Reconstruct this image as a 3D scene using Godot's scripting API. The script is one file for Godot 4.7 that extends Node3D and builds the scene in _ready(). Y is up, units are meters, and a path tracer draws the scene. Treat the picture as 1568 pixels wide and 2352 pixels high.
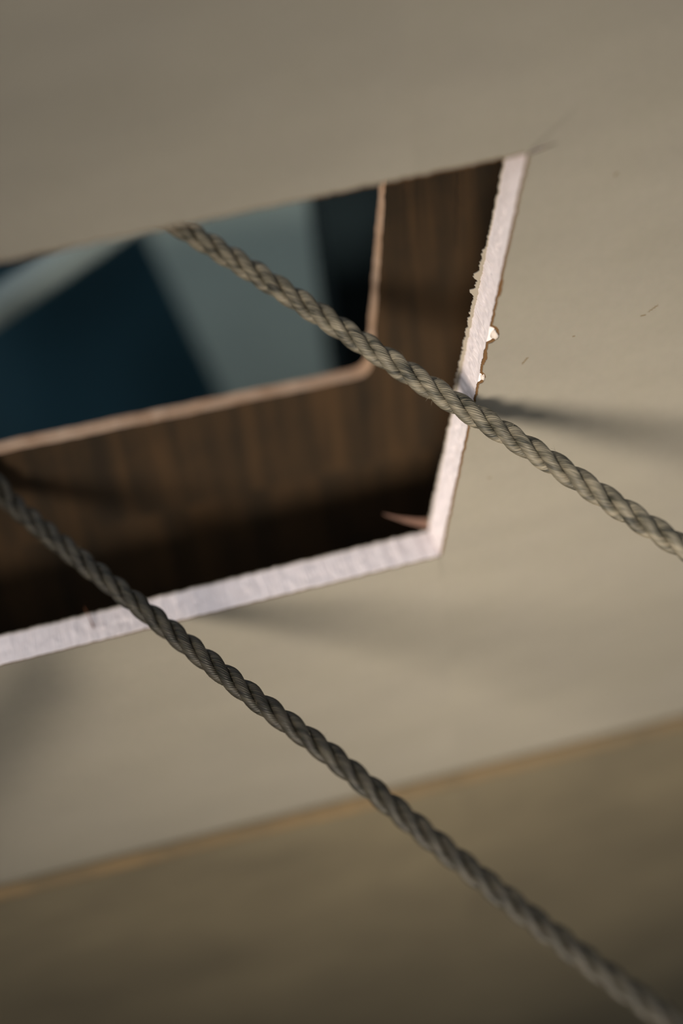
extends Node3D
# Wall frame: x along the hole's lower edge, y up the wall, z out of the wall towards the viewer. Lengths in the tables are millimetres.

const MM := 0.001
const FLOOR_Y := -1000.0
const SUN_FROM := Vector3(-0.437, 0.185, 0.885)

var rng := RandomNumberGenerator.new()
var noise := FastNoiseLite.new()
var fine := FastNoiseLite.new()


func _ready() -> void:
	rng.seed = 7
	noise.seed = 11
	noise.noise_type = FastNoiseLite.TYPE_SIMPLEX_SMOOTH
	noise.frequency = 0.12
	noise.fractal_octaves = 3
	fine.seed = 23
	fine.noise_type = FastNoiseLite.TYPE_SIMPLEX_SMOOTH
	fine.frequency = 1.1
	fine.fractal_octaves = 2
	set_camera()
	set_light()
	build_floor()
	build_window_wall()
	build_plasterboard()
	build_plywood()
	build_lower_board()
	build_background()
	build_stick()
	build_ropes()


# ---------------------------------------------------------------- camera and light

func set_camera() -> void:
	var cam := Camera3D.new()
	cam.name = "camera"
	add_child(cam)
	cam.near = 0.01
	cam.far = 30.0
	var lens := CameraAttributesPhysical.new()
	lens.frustum_focal_length = 33.333
	lens.frustum_focus_distance = 0.381
	lens.exposure_aperture = 1.4
	lens.frustum_near = 0.01
	lens.frustum_far = 30.0
	cam.attributes = lens
	var right := Vector3(0.96201378, -0.09577091, 0.25565098)
	var up := Vector3(0.23260748, 0.7777576, -0.58394081)
	var back := Vector3(-0.14290995, 0.62122544, 0.77049056)
	cam.transform = Transform3D(Basis(right, up, back), Vector3(-84.359, 271.312, 305.518) * MM)
	cam.current = true
	print("fov ", cam.fov)


func set_light() -> void:
	var sky_look := ProceduralSkyMaterial.new()
	sky_look.sky_top_color = Color(0.93, 0.94, 0.955)
	sky_look.sky_horizon_color = Color(0.70, 0.76, 0.77)
	sky_look.ground_bottom_color = Color(0.30, 0.29, 0.27)
	sky_look.ground_horizon_color = Color(0.42, 0.41, 0.38)
	var sky := Sky.new()
	sky.sky_material = sky_look
	var env := Environment.new()
	env.background_mode = Environment.BG_SKY
	env.sky = sky
	env.background_energy_multiplier = 0.85
	env.tonemap_mode = Environment.TONE_MAPPER_LINEAR
	env.tonemap_exposure = 1.12
	env.sdfgi_enabled = true
	env.ssao_enabled = true
	env.ssil_enabled = true
	var world := WorldEnvironment.new()
	world.name = "environment"
	world.environment = env
	add_child(world)
	# hazy sun: a wide soft source to the left of the viewer
	var sun := DirectionalLight3D.new()
	sun.name = "sun"
	sun.light_color = Color(1.0, 0.95, 0.88)
	sun.light_energy = 2.85
	sun.light_angular_distance = 27.0
	sun.shadow_enabled = true
	add_child(sun)
	sun.look_at_from_position(SUN_FROM.normalized() * 3.0, Vector3.ZERO)


# ---------------------------------------------------------------- helpers

func mat(color: Color, rough := 0.85, spec := 0.4) -> StandardMaterial3D:
	var m := StandardMaterial3D.new()
	m.albedo_color = color
	m.roughness = rough
	m.metallic_specular = spec
	return m


func vertex_mat(rough := 0.85, spec := 0.4) -> StandardMaterial3D:
	var m := mat(Color.WHITE, rough, spec)
	m.vertex_color_use_as_albedo = true
	return m


func start(smooth := false) -> SurfaceTool:
	var st := SurfaceTool.new()
	st.begin(Mesh.PRIMITIVE_TRIANGLES)
	st.set_smooth_group(0 if smooth else -1)
	return st


# four corners counter-clockwise seen from the front (Godot's front faces run clockwise)
func quad(st: SurfaceTool, a: Vector3, b: Vector3, c: Vector3, d: Vector3) -> void:
	for p in [a, c, b, a, d, c]:
		st.add_vertex(p * MM)


func commit(called: String, st: SurfaceTool, m: Material, parent: Node) -> MeshInstance3D:
	st.generate_normals()
	var o := MeshInstance3D.new()
	o.name = called
	o.mesh = st.commit()
	o.material_override = m
	parent.add_child(o, true)
	return o


func thing(called: String, label: String, category: String, group := "") -> Node3D:
	var o := Node3D.new()
	o.name = called
	add_child(o, true)
	o.set_meta("label", label)
	o.set_meta("category", category)
	if group:
		o.set_meta("group", group)
	return o


func box(st: SurfaceTool, lo: Vector3, hi: Vector3) -> void:
	var p: Array[Vector3] = []
	for k in 8:
		p.append(Vector3(hi.x if k & 1 else lo.x, hi.y if k & 2 else lo.y, hi.z if k & 4 else lo.z))
	quad(st, p[4], p[5], p[7], p[6])
	quad(st, p[1], p[0], p[2], p[3])
	quad(st, p[0], p[4], p[6], p[2])
	quad(st, p[5], p[1], p[3], p[7])
	quad(st, p[6], p[7], p[3], p[2])
	quad(st, p[0], p[1], p[5], p[4])


func grain_texture(w: int, h: int, stretch: Vector2, low: Color, high: Color, seed_value: int) -> ImageTexture:
	var n := FastNoiseLite.new()
	n.seed = seed_value
	n.noise_type = FastNoiseLite.TYPE_SIMPLEX_SMOOTH
	n.frequency = 0.02
	n.fractal_octaves = 5
	n.fractal_gain = 0.6
	var im := Image.create(w, h, true, Image.FORMAT_RGB8)
	for y in h:
		for x in w:
			var t := clampf(0.5 + 0.85 * n.get_noise_2d(x * stretch.x, y * stretch.y), 0.0, 1.0)
			im.set_pixel(x, y, low.lerp(high, t))
	im.generate_mipmaps()
	return ImageTexture.create_from_image(im)


# ---------------------------------------------------------------- setting

func build_floor() -> void:
	var st := start()
	box(st, Vector3(-2600, FLOOR_Y - 60, -1500), Vector3(2600, FLOOR_Y, 2600))
	var o := commit("floor", st, mat(Color(0.34, 0.32, 0.29), 0.95), self)
	o.set_meta("kind", "structure")


# the wall with an opening behind the photographer, through which the hazy sun falls
func build_window_wall() -> void:
	var z0 := 560.0
	var z1 := 600.0
	var c := Vector3(32, -8, 0) + SUN_FROM / SUN_FROM.z * z0
	var w := 118.0
	var h := 100.0
	var st := start()
	box(st, Vector3(-640, FLOOR_Y, z0), Vector3(c.x - w, 430, z1))
	box(st, Vector3(c.x + w, FLOOR_Y, z0), Vector3(300, 430, z1))
	box(st, Vector3(c.x - w, FLOOR_Y, z0), Vector3(c.x + w, c.y - h, z1))
	box(st, Vector3(c.x - w, c.y + h, z0), Vector3(c.x + w, 430, z1))
	var o := commit("wall_back", st, mat(Color(0.42, 0.40, 0.36), 0.95), self)
	o.set_meta("kind", "structure")


# ---------------------------------------------------------------- plasterboard with the sawn hole

const HOLE := [Vector2(-190, 0), Vector2(0, 0), Vector2(29, 120), Vector2(-165, 120)]
const HOLE_ROUND := [Vector2(-206, -14), Vector2(16, -14), Vector2(48, 134), Vector2(-179, 134)]
const OUTER := [Vector2(-700, -135), Vector2(600, -135), Vector2(600, 330), Vector2(-700, 330)]

# how far the edge of a layer stands back from (+) or into (-) the hole; side 0 lower, 1 right, 2 upper, 3 left; s is the place along it in mm
func edge_set(layer: String, side: int, s: float) -> float:
	var d := 0.0
	var rough := noise.get_noise_2d(s * 2.2, side * 40.0)
	var tiny := fine.get_noise_2d(s * 1.3, side * 17.0 + 5.0)
	match layer:
		"face":
			d = 0.42 + 0.35 * rough + 0.22 * tiny
			if side == 1:
				d += chip(s, 73.5, 2.7, 2.5) + chip(s, 60.2, 1.7, 1.3) + chip(s, 66.5, 2.2, 0.5) + chip(s, 87.0, 2.5, 0.5)
			if side == 0:
				d *= 0.5
		"kraft":
			d = -0.12 + 0.28 * rough + 0.18 * tiny
			if side == 1:
				d += chip(s, 73.5, 2.3, 2.1) + chip(s, 60.2, 1.4, 1.1)
			if side == 0:
				d = 0.1 + 0.3 * rough
		"core":
			d = 0.22 * rough
		"core_back":
			d = 0.35 * rough + 0.25 * tiny
		"back":
			var t := 0.35 * rough + 0.5 * tiny
			d = -0.35 + t
			if side == 1 and s > 47.0 and s < 92.0:
				d -= 0.55 + 0.7 * absf(fine.get_noise_2d(s * 2.1, 3.0)) + chip(s, 84.5, 1.0, 1.3) + chip(s, 79.6, 0.9, 1.3)
			if side == 0:
				d = -0.2 + 0.9 * t
	return d


func chip(s: float, at: float, half: float, deep: float) -> float:
	var x := (s - at) / half
	return deep * sqrt(maxf(0.0, 1.0 - x * x))


func hole_outline(layer: String) -> Array:
	var pts: Array[Vector2] = []
	var offs: Array[Vector2] = []
	for side in 4:
		var a: Vector2 = HOLE[side]
		var b: Vector2 = HOLE[(side + 1) % 4]
		var oa: Vector2 = HOLE_ROUND[side]
		var ob: Vector2 = HOLE_ROUND[(side + 1) % 4]
		var along := (b - a).normalized()
		var out := Vector2(along.y, -along.x)
		var n := int(ceil(a.distance_to(b) / 0.3))
		for i in n:
			var t := float(i) / n
			var fade := minf(1.0, minf(i, n - i) / 4.0)
			pts.append(a.lerp(b, t) + out * edge_set(layer, side, t * a.distance_to(b)) * fade)
			offs.append(oa.lerp(ob, t * [0.93, 0.9, 1.0, 1.0][side]))
		# overcuts of the saw at the two corners in view
		if layer != "back":
			if side == 0:
				pts.append(Vector2(-0.45, -2.6)); offs.append(ob.lerp(oa, 0.05))
			if side == 1:
				pts.append(Vector2(37.5, 121.4)); offs.append(ob.lerp(oa, 0.07))
				pts.append(Vector2(29.6, 120.9)); offs.append(ob)
	return [pts, offs]


func v3(p: Vector2, z: float) -> Vector3:
	return Vector3(p.x, p.y, z)


func plate(st: SurfaceTool, outline: Array, z: float, outer: Array, around: Array, forward := true) -> void:
	var pts: Array = outline[0]
	var offs: Array = outline[1]
	var n := pts.size()
	for i in n:
		var j := (i + 1) % n
		if forward:
			quad(st, v3(offs[i], z), v3(offs[j], z), v3(pts[j], z), v3(pts[i], z))
		else:
			quad(st, v3(pts[i], z), v3(pts[j], z), v3(offs[j], z), v3(offs[i], z))
	for k in 4:
		var l := (k + 1) % 4
		if forward:
			quad(st, v3(outer[k], z), v3(outer[l], z), v3(around[l], z), v3(around[k], z))
		else:
			quad(st, v3(around[k], z), v3(around[l], z), v3(outer[l], z), v3(outer[k], z))


func loft(st: SurfaceTool, front: Array, z0: float, back: Array, z1: float, rows := 1, bump := 0.0) -> void:
	var n := front.size()
	var last: Array[Vector3] = []
	for r in rows + 1:
		var t := float(r) / rows
		var row: Array[Vector3] = []
		for i in n:
			var p: Vector2 = front[i].lerp(back[i], t)
			var w := bump * sin(t * PI) * (fine.get_noise_3d(p.x * 0.9, p.y * 0.9, t * 9.0) + 0.6 * noise.get_noise_3d(p.x * 2.0, p.y * 2.0, t * 14.0))
			var to := (Vector2(-85, 60) - p).normalized()
			row.append(v3(p + to * w, lerpf(z0, z1, t)))
		if r > 0:
			for i in n:
				var j := (i + 1) % n
				quad(st, last[i], last[j], row[j], row[i])
		last = row


func build_plasterboard() -> void:
	var t := thing("plasterboard_panel", "large cream paper-faced plasterboard panel with a sawn four-sided hole", "panel")
	var face := hole_outline("face")
	var kraft := hole_outline("kraft")
	var core := hole_outline("core")
	var core_back := hole_outline("core_back")
	var back := hole_outline("back")
	# cream face paper with a faint fibre mottle and a few scuffs
	var st := start()
	plate(st, face, 0.0, OUTER, HOLE_ROUND)
	loft(st, face[0], 0.0, face[0], -0.3)
	var m := mat(Color.WHITE, 0.8, 0.35)
	m.albedo_texture = paper_texture()
	m.uv1_triplanar = true
	m.uv1_world_triplanar = true
	m.uv1_scale = Vector3(2.5, 2.5, 2.5)
	var o := commit("face_paper", st, m, t)
	o.set_meta("label", "cream face paper with torn brown edge")
	# brown inner ply of the paper
	st = start()
	plate(st, kraft, -0.3, OUTER, HOLE_ROUND)
	loft(st, kraft[0], -0.3, kraft[0], -0.65)
	o = commit("kraft_ply", st, mat(Color(0.40, 0.30, 0.20), 0.95, 0.2), t)
	o.set_meta("label", "thin brown paper ply showing along the cut")
	# gypsum
	st = start()
	plate(st, core, -0.65, OUTER, HOLE_ROUND)
	loft(st, core[0], -0.65, core_back[0], -12.3, 7, 0.38)
	for k in 4:
		var l := (k + 1) % 4
		quad(st, v3(OUTER[k], -12.7), v3(OUTER[l], -12.7), v3(OUTER[l], 0.0), v3(OUTER[k], 0.0))
	o = commit("gypsum_core", st, gypsum_material(), t)
	o.set_meta("label", "white gypsum core bared by the cut")
	# grey-beige backing paper, torn where it hangs into the hole
	st = start()
	plate(st, back, -12.3, OUTER, HOLE_ROUND)
	loft(st, back[0], -12.3, back[0], -12.7)
	plate(st, back, -12.7, OUTER, HOLE_ROUND, false)
	o = commit("backing_paper", st, mat(Color(0.57, 0.54, 0.49), 0.95, 0.2), t)
	o.set_meta("label", "ragged beige backing paper")
	# crumbs of gypsum left in the two chips
	for c in [[Vector3(18.9, 70.9, -0.5), 1.25], [Vector3(15.2, 58.4, -0.4), 0.75]]:
		st = start(true)
		crumb(st, c[0], c[1])
		commit("gypsum_crumb", st, mat(Color(0.78, 0.74, 0.71), 0.95, 0.2), t)
	# torn flap of backing paper in the lower corner and a splinter standing on the lower edge
	st = start()
	flap(st, [Vector3(2.0, 2.2, -12.0), Vector3(-2.0, 3.2, -13.0), Vector3(-7.0, 5.2, -14.0), Vector3(-12.5, 8.4, -14.6)], 3.6)
	o = commit("paper_flap", st, mat(Color(0.40, 0.31, 0.27), 0.95, 0.2), t)
	o.set_meta("label", "curled brown paper flap in the lower corner")
	st = start()
	flap(st, [Vector3(-102.0, 0.2, -6.0), Vector3(-102.6, 1.4, -9.5), Vector3(-103.4, 3.2, -12.0)], 1.3)
	commit("paper_splinter", st, mat(Color(0.42, 0.28, 0.20), 0.95, 0.2), t)


func crumb(st: SurfaceTool, c: Vector3, r: float) -> void:
	var rows := 7
	var cols := 12
	var p := func(i: int, j: int) -> Vector3:
		var th := PI * i / rows
		var ph := TAU * (j % cols) / cols
		var d := Vector3(sin(th) * cos(ph), cos(th), sin(th) * sin(ph))
		return c + Vector3(d.x * 0.8, d.y * 1.2, d.z * 0.7) * r * (1.0 + 0.7 * fine.get_noise_3dv(d * 1.3 + c))
	for i in rows:
		for j in cols:
			quad(st, p.call(i, j + 1), p.call(i + 1, j + 1), p.call(i + 1, j), p.call(i, j))


func flap(st: SurfaceTool, line: Array, wide: float) -> void:
	var n := line.size()
	for i in n - 1:
		var a: Vector3 = line[i]
		var b: Vector3 = line[i + 1]
		var wa := wide * (1.0 - float(i) / (n - 1))
		var wb := wide * (1.0 - float(i + 1) / (n - 1)) + 0.15
		var up := Vector3(0.2, 0.7, -0.5)
		var thick := Vector3(0.05, -0.2, 0.25)
		quad(st, a - up * wa / 2, b - up * wb / 2, b + up * wb / 2, a + up * wa / 2)
		quad(st, a - up * wa / 2 - thick, a + up * wa / 2 - thick, b + up * wb / 2 - thick, b - up * wb / 2 - thick)
		quad(st, a + up * wa / 2, b + up * wb / 2, b + up * wb / 2 - thick, a + up * wa / 2 - thick)
		quad(st, a - up * wa / 2 - thick, b - up * wb / 2 - thick, b - up * wb / 2, a - up * wa / 2)


# 400 mm square, repeated: x and -y of the wall
func paper_texture() -> ImageTexture:
	var size := 1024
	var im := Image.create(size, size, true, Image.FORMAT_RGB8)
	var n := FastNoiseLite.new()
	n.seed = 5
	n.frequency = 0.012
	n.fractal_octaves = 5
	n.fractal_gain = 0.55
	var base := Color(0.515, 0.494, 0.450)
	for y in size:
		for x in size:
			var k := 1.0 + 0.030 * n.get_noise_2d(x * 0.5, y * 1.6) + 0.016 * n.get_noise_2d(x * 9.0, y * 9.0)
			im.set_pixel(x, y, Color(base.r * k, base.g * k, base.b * (k + 0.008 * n.get_noise_2d(y, x))))
	# scuffs: place on the wall (mm), length, angle
	for s in [[63.8, 68.5, 3.2, 0.5], [61.0, 66.9, 1.2, 0.1], [27.1, 61.3, 2.3, 0.8], [16.0, 24.8, 0.9, 0.4], [41.0, 65.5, 0.7, 0.2], [52.0, 110.0, 1.0, 0.7]]:
		for i in 60:
			var f := i / 59.0 - 0.5
			var p := Vector2(s[0] + cos(s[3]) * s[2] * f, s[1] + sin(s[3]) * s[2] * f)
			var q := Vector2i(posmod(int(p.x / 400.0 * size), size), posmod(int(-p.y / 400.0 * size), size))
			if rng.randf() < 0.6:
				im.set_pixelv(q, im.get_pixelv(q).lerp(Color(0.42, 0.37, 0.30), 0.35))
	im.generate_mipmaps()
	return ImageTexture.create_from_image(im)


func gypsum_material() -> StandardMaterial3D:
	var m := mat(Color.WHITE, 0.95, 0.3)
	m.albedo_texture = grain_texture(256, 256, Vector2(1.4, 1.4), Color(0.90, 0.855, 0.855), Color(0.95, 0.91, 0.915), 31)
	m.uv1_triplanar = true
	m.uv1_world_triplanar = true
	m.uv1_scale = Vector3(22, 22, 22)
	return m


# ---------------------------------------------------------------- plywood behind, with its own opening

const PLY_Z := -52.0
const PLY_THICK := 6.5

func build_plywood() -> void:
	var t := thing("plywood_panel", "dark brown plywood sheet behind the hole with a paler cut edge", "panel")
	var quad_corners := [Vector2(-260, 37.7), Vector2(-3.6, 32.3), Vector2(14.6, 150), Vector2(-230, 150)]
	var around := [Vector2(-280, 0), Vector2(20, 0), Vector2(40, 175), Vector2(-250, 175)]
	var outer := [Vector2(-690, FLOOR_Y), Vector2(590, FLOOR_Y), Vector2(590, 300), Vector2(-690, 300)]
	var pts: Array[Vector2] = []
	var offs: Array[Vector2] = []
	for side in 4:
		var a: Vector2 = quad_corners[side]
		var b: Vector2 = quad_corners[(side + 1) % 4]
		var before: Vector2 = quad_corners[(side + 3) % 4]
		var out := Vector2((b - a).normalized().y, -(b - a).normalized().x)
		var r := 5.0
		# rounded corner at a
		var e0 := a + (before - a).normalized() * r
		var e1 := a + (b - a).normalized() * r
		for i in 9:
			var k := i / 8.0
			pts.append(e0.lerp(a, k).lerp(a.lerp(e1, k), k))
			offs.append(around[side])
		var end := b + (a - b).normalized() * r
		var n := 240
		for i in range(1, n):
			var k := float(i) / n
			var p := e1.lerp(end, k)
			pts.append(p + out * (0.35 * noise.get_noise_2d(k * 160.0, side * 9.0)))
			offs.append(around[side].lerp(around[(side + 1) % 4], k))
	var outline := [pts, offs]
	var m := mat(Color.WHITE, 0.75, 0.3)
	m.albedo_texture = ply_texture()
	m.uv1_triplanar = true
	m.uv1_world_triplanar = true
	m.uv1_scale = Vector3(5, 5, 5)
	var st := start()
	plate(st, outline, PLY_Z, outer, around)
	plate(st, outline, PLY_Z - PLY_THICK, outer, around, false)
	for k in 4:
		var l := (k + 1) % 4
		quad(st, v3(outer[k], PLY_Z - PLY_THICK), v3(outer[l], PLY_Z - PLY_THICK), v3(outer[l], PLY_Z), v3(outer[k], PLY_Z))
	commit("sheet", st, m, t)
	st = start()
	loft(st, pts, PLY_Z, pts, PLY_Z - PLY_THICK, 5, 0.25)
	var e := mat(Color.WHITE, 0.9, 0.2)
	e.albedo_texture = grain_texture(256, 256, Vector2(1.2, 1.2), Color(0.64, 0.51, 0.41), Color(0.76, 0.65, 0.56), 44)
	e.uv1_triplanar = true
	e.uv1_world_triplanar = true
	e.uv1_scale = Vector3(14, 14, 14)
	var o := commit("cut_edge", st, e, t)
	o.set_meta("label", "pale raw wood edge of the opening")


# 200 mm square, upright grain with two dark checks
func ply_texture() -> ImageTexture:
	var size := 512
	var n := FastNoiseLite.new()
	n.seed = 77
	n.frequency = 0.03
	n.fractal_octaves = 5
	n.fractal_gain = 0.6
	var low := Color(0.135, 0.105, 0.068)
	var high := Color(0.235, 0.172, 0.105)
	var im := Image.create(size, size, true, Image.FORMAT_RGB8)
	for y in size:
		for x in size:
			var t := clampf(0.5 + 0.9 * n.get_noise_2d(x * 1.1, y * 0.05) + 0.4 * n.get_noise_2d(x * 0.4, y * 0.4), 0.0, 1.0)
			im.set_pixel(x, y, low.lerp(high, t))
	for c in [[26.3, 70.0, 108.0], [10.5, 66.0, 92.0], [14.5, 72.0, 104.0], [33.0, 80.0, 100.0]]:
		var y0 := int(-c[2] / 200.0 * size)
		var y1 := int(-c[1] / 200.0 * size)
		for y in range(y0, y1):
			var x := int((c[0] + 0.06 * (-y * 200.0 / size - 85.0)) / 200.0 * size)
			var k := 0.75 if c[0] == 26.3 else 0.35
			var q := Vector2i(posmod(x, size), posmod(y, size))
			im.set_pixelv(q, im.get_pixelv(q).lerp(Color(0.08, 0.055, 0.03), k))
	im.generate_mipmaps()
	return ImageTexture.create_from_image(im)


# ---------------------------------------------------------------- board below

func build_lower_board() -> void:
	var t := thing("painted_board", "grey-brown board with a worn ochre top edge below the cream panel", "board")
	var lift := func(u: float) -> float: return -93.6 - 0.033 * (u + 20.0)
	var proud := 4.2
	var prof: Array[Vector2] = []
	for i in 7:
		var a := PI / 2 * i / 6.0
		prof.append(Vector2(proud - 3.2 +  3.0 * sin(a), -3.0 + 3.0 * cos(a)))
	var st := start(true)
	var n := 260
	for i in n:
		var u0 := lerpf(-700, 600, float(i) / n)
		var u1 := lerpf(-700, 600, float(i + 1) / n)
		for k in prof.size() - 1:
			var r := func(u: float, q: Vector2) -> Vector3:
				var w := 0.5 * noise.get_noise_2d(u * 0.9, 3.0)
				return Vector3(u, lift.call(u) + q.y * (1.0 + 0.4 * w) + w * 0.5, q.x)
			quad(st, r.call(u0, prof[k + 1]), r.call(u1, prof[k + 1]), r.call(u1, prof[k]), r.call(u0, prof[k]))
	var e := mat(Color.WHITE, 0.9, 0.2)
	e.albedo_texture = grain_texture(512, 128, Vector2(0.8, 2.0), Color(0.38, 0.34, 0.275), Color(0.52, 0.43, 0.31), 9)
	e.uv1_triplanar = true
	e.uv1_world_triplanar = true
	e.uv1_scale = Vector3(3, 3, 3)
	var o := commit("worn_edge", st, e, t)
	o.set_meta("label", "rounded ochre edge with the paint worn off")
	st = start()
	for i in 26:
		var u0 := -700.0 + 50.0 * i
		var u1 := u0 + 50.0
		var a0: float = lift.call(u0) - 3.0
		var a1: float = lift.call(u1) - 3.0
		quad(st, Vector3(u0, FLOOR_Y, proud), Vector3(u1, FLOOR_Y, proud), Vector3(u1, a1, proud), Vector3(u0, a0, proud))
		quad(st, Vector3(u1, FLOOR_Y, 0.4), Vector3(u0, FLOOR_Y, 0.4), Vector3(u0, a0 + 3, 0.4), Vector3(u1, a1 + 3, 0.4))
		quad(st, Vector3(u0, a0 + 3, proud - 3.2), Vector3(u1, a1 + 3, proud - 3.2), Vector3(u1, a1 + 3, 0.4), Vector3(u0, a0 + 3, 0.4))
	var m := mat(Color.WHITE, 0.8, 0.35)
	m.albedo_texture = grain_texture(512, 512, Vector2(0.35, 0.9), Color(0.365, 0.335, 0.275), Color(0.435, 0.40, 0.325), 61)
	m.uv1_triplanar = true
	m.uv1_world_triplanar = true
	m.uv1_scale = Vector3(2.2, 2.2, 2.2)
	commit("painted_face", st, m, t)


# ---------------------------------------------------------------- things seen through the opening

func sheet(called: String, parent: Node, lo: Vector2, hi: Vector2, z: float, folds: float, amp: float, m: Material, lean := 0.0, slope := 0.0) -> MeshInstance3D:
	var st := start(true)
	var nx := 90
	var ny := 60
	var p := func(i: int, j: int, back: float) -> Vector3:
		var u := lerpf(lo.x, hi.x, float(i) / nx) + lean * float(j) / ny
		var v := lerpf(lo.y, hi.y, float(j) / ny)
		var w := amp * (sin(u * folds + 1.2 * noise.get_noise_2d(v * 0.05, 1.0)) + 0.8 * noise.get_noise_2d(u * 0.08, v * 0.05))
		return Vector3(u, v, z + slope * (-20.0 - v) + w - back)
	for i in nx:
		for j in ny:
			quad(st, p.call(i, j, 0.0), p.call(i + 1, j, 0.0), p.call(i + 1, j + 1, 0.0), p.call(i, j + 1, 0.0))
			quad(st, p.call(i, j, 1.0), p.call(i, j + 1, 1.0), p.call(i + 1, j + 1, 1.0), p.call(i + 1, j, 1.0))
	return commit(called, st, m, parent)


func tube(st: SurfaceTool, a: Vector3, b: Vector3, r0: float, r1: float, sides := 24) -> void:
	var t := (b - a).normalized()
	var e := t.cross(Vector3.UP if absf(t.y) < 0.9 else Vector3.RIGHT).normalized()
	var g := t.cross(e)
	for k in sides:
		var d0 := e * cos(TAU * k / sides) + g * sin(TAU * k / sides)
		var d1 := e * cos(TAU * (k + 1) / sides) + g * sin(TAU * (k + 1) / sides)
		quad(st, a + d0 * r0, a + d1 * r0, b + d1 * r1, b + d0 * r1)
		for p in [a, a + d1 * r0, a + d0 * r0, b, b + d0 * r1, b + d1 * r1]:
			st.add_vertex(p * MM)


func build_background() -> void:
	var t := thing("blue_tarpaulin", "dark blue tarpaulin hanging behind the plywood opening", "tarpaulin")
	sheet("cloth", t, Vector2(-650, FLOOR_Y), Vector2(560, 170), -335.0, 0.045, 9.0, mat(Color(0.25, 0.42, 0.49), 0.55, 0.5))
	t = thing("grey_blanket", "blurred grey-blue blanket hanging in front of the dark tarpaulin", "blanket")
	sheet("cloth", t, Vector2(-22, -112), Vector2(70, 60), -255.0, 0.10, 6.0, mat(Color(0.60, 0.66, 0.64), 0.9, 0.2), -46.0, 0.75)
	t = thing("dark_post", "nearly black post standing beside the grey blanket", "post")
	var st := start()
	box(st, Vector3(7, FLOOR_Y, -178), Vector3(90, 170, -150))
	commit("shaft", st, mat(Color(0.07, 0.12, 0.14), 0.8, 0.3), t)
	t = thing("pale_pipe", "pale grey pipe slanting across the upper left of the opening", "pipe")
	st = start(true)
	var a := Vector3(-111, 30.5, -150)
	var d := Vector3(45, 19.0, -3.0)
	tube(st, a - d * 16.0, a + d * 2.2, 6.3, 6.3, 32)
	commit("tube", st, mat(Color(0.54, 0.60, 0.61), 0.5, 0.5), t)


# leaning stick at the left, outside the frame; its soft shadow crosses the cream panel below the hole
func build_stick() -> void:
	var t := thing("leaning_stick", "thin wooden stick leaning left of the hole", "stick")
	var st := start()
	var a := Vector3(-142, 15.8, 92)
	var d := Vector3(-56, -48, 20)
	tube(st, a, a + d * ((a.y - FLOOR_Y) / 48.0), 7.5, 9.0, 24)
	commit("shaft", st, mat(Color(0.45, 0.36, 0.25), 0.9), t)


# ---------------------------------------------------------------- ropes

func bezier(a: Vector3, b: Vector3, c: Vector3, d: Vector3, n: int, skip_first := true) -> Array[Vector3]:
	var out: Array[Vector3] = []
	for i in range(1 if skip_first else 0, n + 1):
		out.append(a.bezier_interpolate(b, c, d, float(i) / n))
	return out


# points along a polyline at steps of fine_step between the arc lengths from and to, coarse elsewhere
func resample(path: Array[Vector3], fine_step: float, coarse_step: float, inside: Callable) -> Array[Vector3]:
	var out: Array[Vector3] = [path[0]]
	var here := path[0]
	var k := 1
	while k < path.size():
		var step := fine_step if inside.call(here) else coarse_step
		var left := step
		while k < path.size():
			var gap := here.distance_to(path[k])
			if gap > left:
				here = here.move_toward(path[k], left)
				left = 0.0
				break
			left -= gap
			here = path[k]
			k += 1
		out.append(here)
	return out


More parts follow.
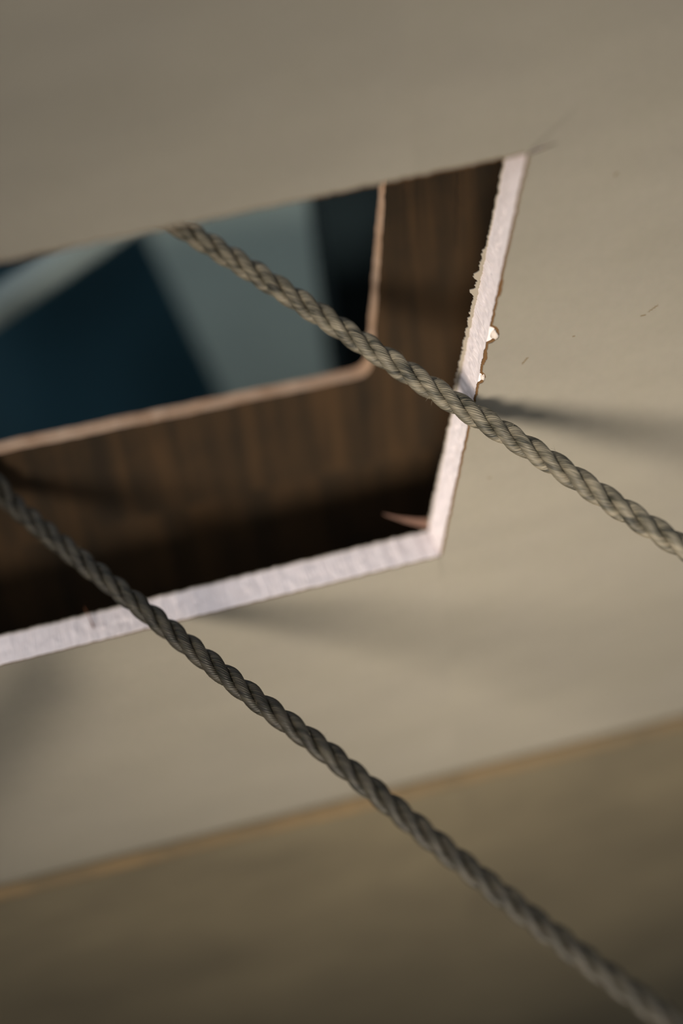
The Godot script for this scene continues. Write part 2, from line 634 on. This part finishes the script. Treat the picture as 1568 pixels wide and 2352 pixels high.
func build_ropes() -> void:
	# upper rope: out of the tarpaulin, through both holes, past the right edge of the cream panel and down to the floor
	var r1: Array[Vector3] = []
	var mid1 := [Vector3(-50.2, 86.7, -63.6), Vector3(-34.6, 78.0, -46.6), Vector3(-17.6, 67.7, -27.0), Vector3(-2.3, 58.3, -9.6), Vector3(9.4, 51.4, 3.3), Vector3(24.6, 43.1, 19.8), Vector3(38.2, 34.6, 35.8), Vector3(50.8, 27.3, 49.7)]
	var in1: Vector3 = (mid1[0] - mid1[1]).normalized()
	var out1: Vector3 = (mid1[7] - mid1[6]).normalized()
	r1.append_array(bezier(Vector3(-200, 120, -316), Vector3(-150, 125, -230), mid1[0] + in1 * 80, mid1[0], 60, false))
	r1.append_array(through(mid1))
	r1.append_array(bezier(mid1[7], mid1[7] + out1 * 330, Vector3(560, -700, 440), Vector3(620, FLOOR_Y + 2, 480), 160))
	rope(r1, "upper three-strand rope, weathered grey-brown, running past the torn edge", 6.6, 0.74, 101)
	# lower rope: rises through the hole at the left, over the lower edge and down to the right
	var r2: Array[Vector3] = []
	var mid2 := [Vector3(-117.4, 24.6, -41.2), Vector3(-104.5, 18.3, -21.6), Vector3(-92.4, 12.8, -4.6), Vector3(-82.0, 8.0, 10.4), Vector3(-73.2, 3.9, 23.3), Vector3(-62.6, -0.9, 39.0), Vector3(-51.9, -5.2, 53.2), Vector3(-42.8, -9.6, 66.6), Vector3(-34.2, -14.0, 79.8), Vector3(-22.0, -19.7, 97.9), Vector3(-14.0, -23.3, 109.2), Vector3(-6.4, -26.6, 120.2), Vector3(7.6, -31.8, 138.9)]
	var out2: Vector3 = (mid2[12] - mid2[10]).normalized()
	# it bears on the lower edge of the plywood opening before going back to the tarpaulin
	var bend := [Vector3(-150, 66, -92), Vector3(-136, 51, -66), Vector3(-127.0, 41.5, -51.5), Vector3(-121.6, 32.5, -46.0), mid2[0]]
	r2.append_array(bezier(Vector3(-290, 110, -316), Vector3(-240, 100, -220), Vector3(-172, 86, -128), bend[0], 80, false))
	r2.append_array(through(bend, 3))
	r2.append_array(through(mid2))
	r2.append_array(bezier(mid2[12], mid2[12] + out2 * 330, Vector3(330, -700, 440), Vector3(360, FLOOR_Y + 2, 490), 160))
	rope(r2, "lower three-strand rope, darker and tighter, crossing below the hole", 6.2, 0.15, 202)


# least-squares smooth curve (cubic in the chord) through the given points, first and last kept
func through(p: Array, passes := 260) -> Array[Vector3]:
	var c := Curve3D.new()
	for i in p.size():
		var a: Vector3 = p[maxi(i - 1, 0)]
		var b: Vector3 = p[mini(i + 1, p.size() - 1)]
		var h := (b - a) / 6.0
		c.add_point(p[i], -h, h)
	c.bake_interval = 1.0
	var out: Array[Vector3] = []
	for q in c.get_baked_points():
		out.append(q)
	out.remove_at(0)
	# soften the small wobbles of measured points
	for pass_no in passes:
		for i in range(1, out.size() - 1):
			out[i] = out[i].lerp((out[i - 1] + out[i + 1]) * 0.5, 0.5)
	return out


func rope(path: Array[Vector3], label: String, wide: float, tone: float, seed_value: int) -> void:
	var t := thing("rope", label, "rope", "ropes through the hole")
	var r := RandomNumberGenerator.new()
	r.seed = seed_value
	var inside := func(p: Vector3) -> bool: return p.z > -80.0 and p.z < 165.0 and p.y > -60.0
	var line := resample(path, 0.3, 2.2, inside)
	var n := line.size()
	# frame carried along the line without twist
	var ts: Array[Vector3] = []
	var es: Array[Vector3] = []
	var at: Array[float] = []
	var e := Vector3.ZERO
	var s := 0.0
	for i in n:
		var tangent: Vector3 = (line[mini(i + 1, n - 1)] - line[maxi(i - 1, 0)]).normalized()
		if i == 0:
			e = tangent.cross(Vector3.UP).normalized()
		else:
			e = (e - tangent * e.dot(tangent)).normalized()
			s += line[i].distance_to(line[i - 1])
		ts.append(tangent)
		es.append(e)
		at.append(s)
	var big := wide / 2.0
	var small := big * 0.468
	var ring := big * 0.535
	var pitch := wide * 3.5
	var turn := TAU / pitch
	var ribs := 12
	var cols := ribs * 4
	var twist := 0.95
	var m := vertex_mat(0.5, 0.4)
	var light := Color(0.28, 0.245, 0.18) * tone
	var dark := Color(0.028, 0.029, 0.022) * tone
	for strand in 3:
		var verts := PackedVector3Array()
		var norms := PackedVector3Array()
		var cols_out := PackedColorArray()
		var index := PackedInt32Array()
		var rib_tone: Array[float] = []
		for k in ribs:
			rib_tone.append(r.randf_range(0.35, 1.1))
		for i in n:
			var sa := at[i]
			var phi := turn * sa + TAU * strand / 3.0
			var b := ts[i].cross(es[i])
			var out := es[i] * cos(phi) + b * sin(phi)
			var side := -es[i] * sin(phi) + b * cos(phi)
			var centre := line[i] + out * ring
			var along := (ts[i] + side * (turn * ring)).normalized()
			var across := along.cross(out).normalized()
			var loose := 1.0 + 0.05 * noise.get_noise_2d(sa * 1.2, strand * 31.0 + seed_value)
			for j in cols:
				var psi := TAU * j / cols - twist * sa
				var lump := absf(cos(PI * ribs * j / cols))
				var jit := fine.get_noise_3d(sa * 0.35, j * 0.9, strand * 9.0 + seed_value)
				var rad := small * loose * (0.94 + 0.10 * lump + 0.03 * jit)
				var dir := out * cos(psi) + across * sin(psi)
				verts.append((centre + dir * rad) * MM)
				norms.append(dir)
				var k := clampf(0.75 * rib_tone[j / 4] + 0.55 * jit + 0.5 * noise.get_noise_2d(sa * 0.9, strand * 50.0 + j * 0.25 + seed_value), 0.0, 1.2)
				cols_out.append(dark.lerp(light, k))
		for i in n - 1:
			for j in cols:
				var a := i * cols + j
				var c := i * cols + (j + 1) % cols
				index.append_array([a, a + cols, c, c, a + cols, c + cols])
		# normals from the shape itself
		for i in n:
			for j in cols:
				var q := i * cols + j
				var du := verts[i * cols + (j + 1) % cols] - verts[i * cols + (j + cols - 1) % cols]
				var dv := verts[mini(i + 1, n - 1) * cols + j] - verts[maxi(i - 1, 0) * cols + j]
				var nn := du.cross(dv).normalized()
				norms[q] = nn if nn.dot(norms[q]) > 0 else -nn
		var arrays := []
		arrays.resize(Mesh.ARRAY_MAX)
		arrays[Mesh.ARRAY_VERTEX] = verts
		arrays[Mesh.ARRAY_NORMAL] = norms
		arrays[Mesh.ARRAY_COLOR] = cols_out
		arrays[Mesh.ARRAY_INDEX] = index
		var mesh := ArrayMesh.new()
		mesh.add_surface_from_arrays(Mesh.PRIMITIVE_TRIANGLES, arrays)
		var o := MeshInstance3D.new()
		o.name = "strand"
		o.mesh = mesh
		o.material_override = m
		t.add_child(o, true)
	# loose fibres
	var st := start()
	var hairs := 260 if tone > 0.5 else 120
	var made := 0
	while made < hairs:
		var i := r.randi_range(1, n - 2)
		if not inside.call(line[i]):
			continue
		made += 1
		var b := ts[i].cross(es[i])
		var phi := r.randf() * TAU
		var out := es[i] * cos(phi) + b * sin(phi)
		var p := line[i] + out * big * 0.93
		var d := (out * r.randf_range(0.15, 0.8) + ts[i] * r.randf_range(-1.0, 1.0) + b * r.randf_range(-0.5, 0.5)).normalized()
		var bend := (Vector3(r.randfn(), r.randfn(), r.randfn()) * 0.35)
		var w := d.cross(out).normalized() * r.randf_range(0.018, 0.035)
		var w2 := d.cross(w).normalized() * w.length()
		var len := r.randf_range(0.4, 1.5)
		for k in 3:
			var q := p + d * len * 0.5
			var f := 1.0 - k / 3.5
			for pair in [[w, w2], [w2, -w], [-w, -w2], [-w2, w]]:
				quad(st, p + pair[0] * f, q + pair[0] * f, q + pair[1] * f, p + pair[1] * f)
			p = q
			d = (d + bend * 0.5).normalized()
	var o := commit("loose_fibres", st, mat(Color(0.52, 0.49, 0.42), 0.7), t)
	o.set_meta("kind", "stuff")
